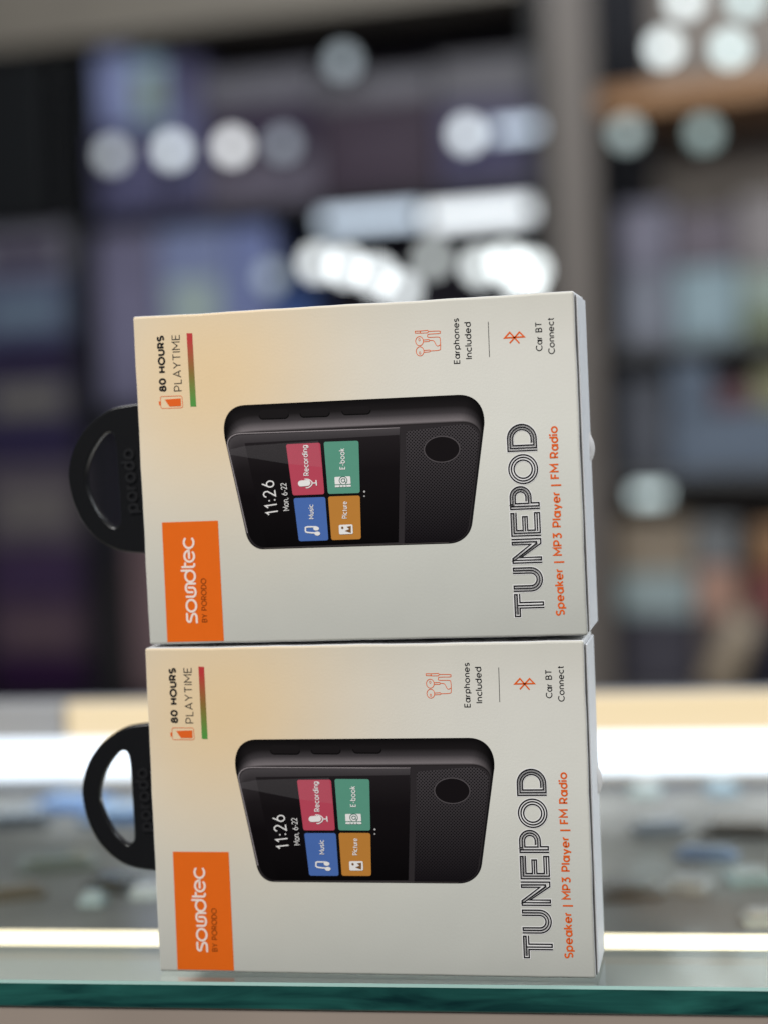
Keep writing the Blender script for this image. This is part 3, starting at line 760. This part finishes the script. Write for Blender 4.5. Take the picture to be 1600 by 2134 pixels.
    pr = Print(17); pr.ribbon(smooth_path(P['mu_a'], 6), .42, roundcap=True)
    for k in ('mu_h1', 'mu_h2'): pr.disc(P[k][0], .85, .60, 20)
    sub('picture_icon', pr, INK['white'])
    pr = Print(17); pr.poly(rounded(P['pc_card'], .4)); sub('picture_icon', pr, INK['white'])
    pr = Print(19); pr.poly([tuple(p) for p in P['pc_m']]); pr.disc(P['pc_s'][0], .36, n=16); sub('picture_icon', pr, ink('icon_brown', hexc('#7d5630')))
    pr = Print(17); pr.disc(P['dot1'][0], .30, n=14); pr.disc(P['dot2'][0], .22, n=14); sub('picture_icon', pr, ink('dot_grey', (.5, .49, .48)))

def copy_tree(src, parent):
    for ch in list(src.children):
        c = ch.copy(); COL.objects.link(c); c.parent = parent
        copy_tree(ch, c)

low = thing('product_box', 'white printed music player box standing on the glass, lower of the two stacked', 'box',
            (-.09627, 0, .0004), (0, 0, -.02385), 'stacked music player boxes')
build_box(low)
high = thing('product_box', 'white printed music player box on top of another identical box, upper of the two', 'box',
             (-.09507, .0002, BH + .0016), (0, 0, 0), 'stacked music player boxes')
copy_tree(low, high)
for r_, dx in ((low, .0020), (high, .0008)):        # how far each loop is pushed into its slot
    for ch in r_.children:
        if ch.name.startswith('hanging_loop'): ch.location.x = dx
high.rotation_mode = 'QUATERNION'
high.rotation_quaternion = (Matrix.Rotation(-.03535, 3, 'Z') @ Matrix.Rotation(.0032, 3, 'X') @ Matrix.Rotation(-.0040, 3, 'Y')).to_quaternion()

# ------------------------------------------------------------------ what lies in the counter and on the shelves behind (all far out of focus)
def ray(px, py): return RM @ Vector(((px - 800) / F, 1.0, (1067 - py) / F))
def on_z(px, py, z):
    d = ray(px, py); return CAM + d * ((z - CAM.z) / d.z)
class Front:
    """vertical front plane of a shelf unit: origin, turned by -yaw about z; lx runs to the right, ly to the back"""
    def __init__(self, ox, oy, yaw): self.o, self.yaw = Vector((ox, oy, 0)), rad(yaw)
    def loc(self, px, py, ly=0.0):
        n = Vector((math.sin(self.yaw), math.cos(self.yaw), 0)); d = ray(px, py)
        t = (self.o + n * ly - CAM).dot(n) / d.dot(n); q = CAM + d * t - self.o
        return q.x * math.cos(self.yaw) - q.y * math.sin(self.yaw), q.z
    def world(self, lx, ly, z):
        c, s = math.cos(self.yaw), math.sin(self.yaw)
        return Vector((self.o.x + lx * c + ly * s, self.o.y - lx * s + ly * c, z))
LEFT = Front(-.55, 3.0, 9); RIGHT = Front(0.06, 2.85, 16)
GAIN = 1.25

def shelf_part(unit, fr_, name, lx0, lx1, ly0, ly1, z0, z1, m, bev=.002):
    return link(name, box_mesh(lx0, lx1, ly0, ly1, z0 + .96, z1 + .96, bev), m, unit)
blackp = mat('cabinet_black', (.006, .007, .008), .45, noise=.2, scale=6)
darkv = mat('cabinet_back', (.020, .015, .034), .6, noise=.35, scale=5)
taupe = mat('taupe_laminate', hexc('#7d766b', 1.25), .5, noise=.12, scale=5)
pill = mat('pillar_laminate', hexc('#6f6760', 1.15), .5, noise=.10, scale=6)

zl = lambda py, x=400: LEFT.loc(x, py)[1]
xl = lambda px, y=700: LEFT.loc(px, y)[0]
cab = thing('display_cabinet', 'black framed wall cabinet with dark shelves behind the counter, left of the pillar', 'cabinet', LEFT.world(0, 0, -.96), (0, 0, -LEFT.yaw))
x0c, x1c = xl(-260), xl(1168)
shelf_part(cab, LEFT, 'back_panel', x0c, x1c, .32, .34, -.96, 1.25, darkv)
Z1, Z2, Z3 = zl(437), zl(838), zl(1452)
for z in (Z1, Z2, Z3, -.75):
    shelf_part(cab, LEFT, 'shelf_board', xl(172) + .017, xl(1142) - .017, .0, .31, z - .022, z - .001, blackp)
shelf_part(cab, LEFT, 'post', xl(172) - .016, xl(172) + .016, -.005, .31, -.96, zl(70), blackp)
shelf_part(cab, LEFT, 'post', xl(1142) - .016, xl(1142) + .016, -.005, .31, -.96, zl(30), blackp)
shelf_part(cab, LEFT, 'door_panel', x0c, xl(125), -.004, .02, zl(462, 60), zl(86, 60), blackp)
shelf_part(cab, LEFT, 'header', x0c, xl(1120), -.03, .30, zl(64), 1.25, taupe)
shelf_part(cab, LEFT, 'shelf_board', x0c, xl(172) - .018, .0, .31, Z3 - .022, Z3 - .001, blackp)

pil = thing('wall_pillar', 'tall taupe pillar between the black cabinet and the open shelves', 'pillar', LEFT.world(xl(1222), -.06, -.96), (0, 0, 0))
link('shaft', box_mesh(-.042, .042, -.04, .04, 0, 2.3, .004), pill, pil)
link('base_block', box_mesh(-.05, .05, -.045, .045, 0, .10, .004), pill, pil)

zr = lambda py, x=1430: RIGHT.loc(x, py)[1]
xr = lambda px, y=700: RIGHT.loc(px, y)[0]
rk = thing('open_shelves', 'open shelf unit with a brown wooden board, right of the pillar', 'shelves', RIGHT.world(0, 0, -.96), (0, 0, -RIGHT.yaw))
wood = mat('brown_wood', hexc('#9a7350', 1.5), .5, noise=.25, scale=12)
greyb = mat('grey_board', hexc('#5c5c5c', 1.3), .5, noise=.15, scale=8)
x0r, x1r = xr(1262), xr(1790)
shelf_part(rk, RIGHT, 'back_panel', x0r, x1r, .34, .36, -.96, 1.25, mat('shelf_back', hexc('#726c66', 2.4), .6, noise=.25, scale=6))
shelf_part(rk, RIGHT, 'wooden_board', x0r, x1r, -.01, .33, zr(218), zr(168), wood)
W2, W3, W4 = zr(712), zr(985), zr(1445)
for z in (W2, W3, W4, -.75):
    shelf_part(rk, RIGHT, 'shelf_board', x0r, x1r, .0, .33, z - .018, z - .001, greyb)

def carton(fr_, px0, px1, z0, z1, hx, label, name='retail_carton', cat='carton', depth=.11, gloss=.35, accent=None, tilt=0.0, gain=GAIN, group=None, yref=None):
    lx0 = fr_.loc(px0, yref or 700)[0]; lx1 = fr_.loc(px1, yref or 700)[0]; w = lx1 - lx0 - .002; h = z1 - z0 - .001
    o = thing(name, label, cat, fr_.world((lx0 + lx1) / 2, .02, z0), (0, tilt, -fr_.yaw), group)
    if fr_ is RIGHT: gain *= 1.25
    m = mat('carton_' + hx, hexc(hx, gain), gloss, noise=.22, scale=26)
    link('body', box_mesh(-w / 2, w / 2, 0, depth, 0, h, min(.004, h * .1)), m, o)
    am = mat('carton_' + (accent or hx) + '_label', hexc(accent or hx, gain * (1 if accent else 1.15)), .4, noise=.3, scale=30)
    link('label_panel', box_mesh(-w * .36, w * .36, -.0012, -.0002, h * .22, h * .70, .0003), am, o)
    link('lid_flap', box_mesh(-w * .5 + .002, w * .5 - .002, .004, depth - .004, h + .0002, h + .0016, .0004), m, o)
    return o
def column(fr_, px0, px1, base, items, xref, yref=None):
    z = base
    for it in items:
        ytop, hx, label = it[:3]; kw = it[3] if len(it) > 3 else {}
        z1 = fr_.loc(xref, ytop)[1]
        carton(fr_, px0, px1, z, z1, hx, label, yref=yref, **kw)
        z = z1 + .0012

# left column, beside the black door panel
column(LEFT, -60, 150, Z3, [
    (1372, '#26092f', 'deep purple carton at the bottom of the far left pile'),
    (1255, '#4d3c4a', 'mauve carton second from the bottom of the far left pile', dict(accent='#5c4a50')),
    (1142, '#3a2a45', 'dark violet carton below the taupe carton in the far left pile'),
    (965, '#554d55', 'tall taupe grey carton in the middle of the far left pile', dict(accent='#6a6462')),
    (890, '#2b2342', 'indigo carton just above the tall taupe one in the far left pile'),
    (765, '#3d384c', 'dark slate carton with a beige label in the far left pile', dict(accent='#6f6b66')),
    (712, '#221838', 'thin violet carton in the upper half of the far left pile'),
    (572, '#555a72', 'blue grey carton second from the top of the far left pile', dict(accent='#687888')),
    (474, '#787680', 'light grey carton on top of the far left pile', dict(accent='#3a3046'))], 60)
# upper cabinet shelf
column(LEFT, 188, 335, Z1, [(262, '#4b4a66', 'slate violet carton at the left end of the upper cabinet shelf', dict(accent='#5d5c7c'))], 260, 350)
column(LEFT, 138 + 52, 262, LEFT.loc(260, 262)[1] + .0015, [(98, '#8088ae', 'pale lilac carton high at the left of the upper cabinet shelf', dict(depth=.06))], 230, 180)
column(LEFT, 266, 335, LEFT.loc(260, 262)[1] + .0015, [(120, '#93a9ba', 'pale blue grey carton next to the pale lilac carton on the upper cabinet shelf', dict(depth=.06, accent='#7f8a72'))], 290, 200)
column(LEFT, 340, 415, Z1, [(118, '#4e4c68', 'tall slate carton on the upper cabinet shelf, left of the long grey one', dict(accent='#66688a'))], 380, 300)
column(LEFT, 420, 655, Z1, [(318, '#625c68', 'low grey mauve carton on the upper cabinet shelf'), (215, '#352b3c', 'dark plum carton under the long grey carton'), (142, '#66646a', 'long flat grey carton lying on top of the dark plum carton')], 540, 300)
column(LEFT, 660, 900, Z1, [(212, '#3c313c', 'wide brownish plum carton in the middle of the upper cabinet shelf'), (150, '#67656a', 'flat grey carton on the wide brownish plum carton')], 780, 300)
column(LEFT, 905, 1122, Z1, [(200, '#4a465e', 'indigo grey carton at the right end of the upper cabinet shelf', dict(accent='#514d70')), (112, '#5e5c60', 'flat dull grey carton on the indigo grey carton')], 1010, 300)
# second cabinet shelf
column(LEFT, 192, 318, Z2, [(474, '#706d84', 'tall lilac grey carton on the second cabinet shelf, beside the black post')], 260, 600)
column(LEFT, 322, 468, Z2, [(470, '#7d86a8', 'tall periwinkle carton with a pale label on the second cabinet shelf', dict(accent='#a3b2ae'))], 400, 600)
column(LEFT, 472, 562, Z2, [(466, '#7680aa', 'narrow blue violet carton on the second cabinet shelf')], 520, 600)
column(LEFT, 566, 640, Z2, [(600, '#40598f', 'short strong blue carton on the second cabinet shelf')], 600, 600)
# lowest visible cabinet shelf
column(LEFT, 196, 262, Z3, [(1180, '#2a2628', 'dark carton on the lowest cabinet shelf, beside the black post'), (880, '#222028', 'black carton on top of another dark one, low in the cabinet')], 230, 1200)
column(LEFT, 266, 380, Z3, [(1120, '#735e60', 'dusty mauve carton on the lowest cabinet shelf behind the upper box')], 300, 1300)
# right-hand shelves
column(RIGHT, 1282, 1392, W2, [(566, '#70737c', 'blue grey carton at the left end of the shelf under the wooden board'), (425, '#6c6a76', 'mauve grey carton on the blue grey one next to the pillar')], 1340, 560)
column(RIGHT, 1396, 1530, W2, [(556, '#82949a', 'pale teal grey carton in the middle of the shelf under the wooden board'), (440, '#5f585f', 'dull plum carton on the pale teal grey one')], 1460, 560)
column(RIGHT, 1534, 1680, W2, [(650, '#687056', 'low olive green carton on the shelf under the wooden board'), (560, '#869289', 'grey green carton on the olive green carton'), (405, '#7a7474', 'warm grey carton on top of the right end pile')], 1590, 560)
column(RIGHT, 1282, 1384, W3, [(790, '#4a4c52', 'charcoal carton on the middle right shelf, next to the pillar')], 1330, 850)
column(RIGHT, 1388, 1690, W3, [(858, '#5c6673', 'wide slate blue carton on the middle right shelf')], 1500, 900)
zz = RIGHT.loc(1500, 858)[1] + .0015
column(RIGHT, 1390, 1474, zz, [(745, '#58626f', 'small slate carton standing on the wide slate blue carton')], 1430, 800)
column(RIGHT, 1480, 1560, zz, [(800, '#5e4549', 'small dark red carton standing on the wide slate blue carton')], 1520, 820)
column(RIGHT, 1564, 1680, zz, [(770, '#7d7c60', 'small yellow olive carton standing on the wide slate blue carton')], 1600, 820)
column(RIGHT, 1282, 1438, W4, [(1288, '#3f3d44', 'dark carton at the bottom left of the lower right shelf'), (1196, '#8d9a9a', 'pale grey carton on the dark carton of the lower right shelf'), (1085, '#897c6c', 'beige brown carton on the pale grey one, lower right shelf')], 1360, 1250)
column(RIGHT, 1446, 1530, W4, [(1290, '#5c534f', 'brown grey carton in the middle of the lower right shelf'), (1185, '#a28070', 'dusty pink carton on the brown grey carton'), (1090, '#6d6f70', 'mid grey carton on the dusty pink one')], 1490, 1280)
column(RIGHT, 1565, 1700, W4, [(1285, '#22212e', 'navy carton at the right end of the lower right shelf'), (1200, '#7d4a48', 'brick red carton on the navy carton')], 1600, 1300)
# a tan round tub on the brick red carton, a beige pouch leaning in front
zt = RIGHT.loc(1600, 1200)[1] + .003
lx = RIGHT.loc(1600, 1150)[0]
tub = thing('round_tub', 'tan round tub with a lid standing on the brick red carton', 'tub', RIGHT.world(lx, .075, zt), (0, 0, 0))
link('body', lathe_mesh([(.036, 0), (.042, .004), (.046, .060), (.046, .064)]), mat('tan_plastic', hexc('#b98f68', GAIN), .4, noise=.1), tub)
link('lid', lathe_mesh([(.048, .0645), (.049, .067), (.049, .080), (.046, .084)]), mat('tan_lid', hexc('#a88362', GAIN), .4, noise=.1), tub)
lx = RIGHT.loc(1492, 1440)[0]
pch = thing('foil_pouch', 'beige pouch leaning to the right in front of the lower right shelf cartons', 'pouch', RIGHT.world(lx, -.028, W4 + .003), (0, rad(26), -RIGHT.yaw))
v, f = [], []
for i in range(9):
    t = i / 8; hw = .034 * (1 - .12 * t); th = .020 * math.sin(math.pi * min(.97, .12 + .86 * t)) + .001
    for k in range(12):
        a = 2 * math.pi * k / 12; v.append((hw * math.cos(a), th * math.sin(a), .155 * t))
for i in range(8):
    for k in range(12): f.append((12 * i + k, 12 * i + (k + 1) % 12, 12 * i + 12 + (k + 1) % 12, 12 * i + 12 + k))
f += [tuple(reversed(range(12))), tuple(range(96, 108))]
link('bag', mesh_from(v, f, 'bag', True), mat('beige_foil', hexc('#a4947f', GAIN), .35, noise=.15, scale=30), pch)
link('seal_strip', box_mesh(-.030, .030, -.0015, .0015, .1555, .170, .0006), mat('beige_seal', hexc('#8d7f70', GAIN), .4), pch)

# lit lamps and tubes on the shelf units; two glows added for highlights
def lamp(fr_, px, py, strength, label, color=(.86, .95, 1, 1), r=.0215, ly=-.035):
    lx, z = fr_.loc(px, py, ly)
    p = fr_.world(lx, ly, z)
    o = thing('spot_lamp', label, 'lamp', p, (rad(90), 0, 0), 'small round lamps on the shelf units')
    link('lens', lathe_mesh([(r * .55, .0075), (r * .9, .0055), (r, .001), (r, 0)][::-1], 20), glow('lens_%g_%g' % (strength, color[0]), color, strength), o)
    link('housing', lathe_mesh([(r * 1.02, -.0002), (r * 1.12, -.002), (r * 1.0, -.022), (r * .6, -.03)][::-1], 20), blackp, o)
    link('bracket', box_mesh(-.003, .003, -.004, .004, -.034 - max(0, -ly - .03), -.029, .0005), blackp, o)
lamp(LEFT, 235, 322, 1.12, 'dim round lamp, leftmost of the row on the upper cabinet shelf')
lamp(LEFT, 360, 313, 2.17, 'bright round lamp, second in the row on the upper cabinet shelf')
lamp(LEFT, 485, 305, 2.30, 'bright round lamp, third in the row on the upper cabinet shelf', (.95, .98, 1, 1))
lamp(LEFT, 590, 300, 0.56, 'faint round lamp at the right end of the row on the upper cabinet shelf', (.72, .84, 1, 1))
lamp(LEFT, 972, 280, 2.12, 'bright round lamp next to the short lit tube on the upper cabinet shelf')
lamp(LEFT, 715, 128, 0.68, 'faint round lamp high in the middle of the cabinet', (.75, .90, 1, 1))
lamp(LEFT, 565, 578, 0.62, 'faint bluish glowing disc for a pale highlight on the second cabinet shelf', (.70, .86, 1, 1))  # a highlight given its own glow, built from the lamp parts
lamp(LEFT, 900, 540, 1.24, 'round lamp between the two clusters of very bright lamps', (.88, .95, .94, 1))
lamp(RIGHT, 1425, 0, 2.17, 'round lamp above the wooden board, upper left of four', (.90, 1, 1, 1))
lamp(RIGHT, 1552, -2, 1.71, 'round lamp above the wooden board, upper right of four', (.80, 1, 1, 1))
lamp(RIGHT, 1382, 100, 2.30, 'round lamp above the wooden board, lower left of four', (.90, 1, 1, 1))
lamp(RIGHT, 1520, 102, 2.12, 'round lamp above the wooden board, lower right of four', (.82, 1, 1, 1))
lamp(RIGHT, 1305, 278, 0.75, 'dim round lamp below the wooden board, left of two', (.80, 1, .98, 1))
lamp(RIGHT, 1466, 278, 0.59, 'dim round lamp below the wooden board, right of two', (.72, 1, .96, 1))
def tube(fr_, px0, px1, py0, py1, strength, label, color, name='lit_tube', cat='tube light', ly=-.03):
    a, z1 = fr_.loc(px0, py0, ly); b, z0 = fr_.loc(px1, py1, ly)
    zc = fr_.loc((px0 + px1) / 2, (py0 + py1) / 2, ly)[1]; h = (py1 - py0) * 3.5 / F; w = b - a
    o = thing(name, label, cat, fr_.world((a + b) / 2, ly, zc - h / 2), (0, 0, -fr_.yaw))
    link('diffuser', box_mesh(-w / 2 + .004, w / 2 - .004, -.004, .004, 0, h, min(.003, h * .3), 3), glow('tube_%g' % strength, color, strength), o)
    for s in (-1, 1): link('end_cap', box_mesh(s * w / 2 - .004, s * w / 2 + .004, -.005, .006, -.001, h + .001, .001), blackp, o)
    link('backing', box_mesh(-w / 2, w / 2, .0042, .012, -.001, h + .001, .001), blackp, o)
for px, py, s, where in ((662, 548, 2.0, 'leftmost'), (722, 556, 2.6, 'second from the left'), (784, 574, 2.5, 'third from the left'), (836, 606, 1.9, 'rightmost')):
    lamp(LEFT, px, py, s * 1.35, 'very bright lamp in the cluster left of the dim lamp, %s' % where, (.92, .98, 1, 1))
for px, py, s, where in ((1000, 556, 1.9, 'leftmost'), (1056, 548, 2.5, 'second from the left'), (1104, 562, 2.5, 'upper one at the right end'), (1092, 606, 2.0, 'lower one at the right end')):
    lamp(LEFT, px, py, s * 1.35, 'very bright lamp in the cluster beside the pillar, %s' % where, (.93, 1, 1, 1))
tube(LEFT, 1020, 1125, 258, 282, 1.36, 'short bluish lit tube on the upper cabinet shelf, beside the pillar', (.70, .84, 1, 1))
tube(LEFT, 665, 880, 440, 470, 1.36, 'long bluish lit tube above the left cluster of bright lamps', (.78, .87, 1, 1))
tube(LEFT, 884, 1112, 428, 462, 1.9, 'long white lit tube above the right cluster of bright lamps', (.90, .96, 1, 1))
tube(RIGHT, 1315, 1392, 1018, 1044, 1.25, 'short pale glowing strip added as a highlight under the middle right shelf', (.82, 1, 1, 1))  # pale cyan highlight made as an emissive strip, built from the tube parts

# small packs lying on the deck under the glass; two blue ones at left imitate a reflection
deck_items = [
    (45, 1700, .030, .030, '#4f5862', 'dark grey pack under the glass, at the far left rear', 12), (150, 1668, .036, .030, '#6f97cc', 'sky blue pack under the glass standing in for a reflection, left of the lower loop', -8),
    (262, 1690, .040, .034, '#7ba0cf', 'light blue pack under the glass standing in for a reflection, seen through the lower loop', 5), (120, 1790, .034, .026, '#8b938c', 'grey green pack under the glass, left of the lower box', 20),
    (245, 1835, .022, .018, '#55544f', 'small dark pack under the glass, beside the lower box', -20), (30, 1850, .024, .020, '#7c7468', 'brown grey pack under the glass near the left end of the front strip', 30),
    (308, 1852, .014, .013, '#d2e2e8', 'small whitish pack under the glass, touching the lower box outline', 10), (196, 1868, .010, .010, '#c0d4e4', 'tiny pale pack under the glass near the front strip, left of the boxes', 0),
    (1345, 1640, .014, .016, '#c8dce8', 'small whitish pack under the glass, right of the boxes at the rear', -10), (1502, 1640, .015, .018, '#a8c0d0', 'pale blue pack under the glass, far right rear', 14),
    (1372, 1718, .024, .012, '#a9b1bd', 'long light grey pack under the glass, right of the boxes', 22), (1472, 1772, .026, .010, '#97add2', 'long pale blue pack under the glass, right of the boxes', -14),
    (1436, 1838, .017, .017, '#e4f2f4', 'bright whitish pack under the glass, right of the boxes', -16), (1560, 1822, .018, .018, '#c4dadd', 'whitish pack under the glass at the right edge', 8),
    (1310, 1850, .024, .020, '#5a554f', 'dark brown pack under the glass just right of the lower box', 12), (1590, 1905, .016, .014, '#d6e4e4', 'pale pack under the glass at the right end of the front strip', 5),
    (1540, 1720, .034, .024, '#58524d', 'brown pack under the glass, far right', -6)]
for px, py, w, d, hx, label, ang in deck_items:
    q = on_z(px, py, -.0225)
    o = thing('flat_pack', label, 'pack', (q.x, q.y, -.0258), (0, 0, rad(ang)), 'packs lying under the glass')
    link('tray', box_mesh(-w / 2, w / 2, -d / 2, d / 2, 0, .003, .0008), mat('pack_' + hx, hexc(hx, 1.25), .3, noise=.2, scale=60), o)
    link('blister', box_mesh(-w * .38, w * .38, -d * .36, d * .36, .0032, .0055, .0011, 3), mat('blister_' + hx, hexc(hx, 1.5), .15, noise=.1, scale=60), o)
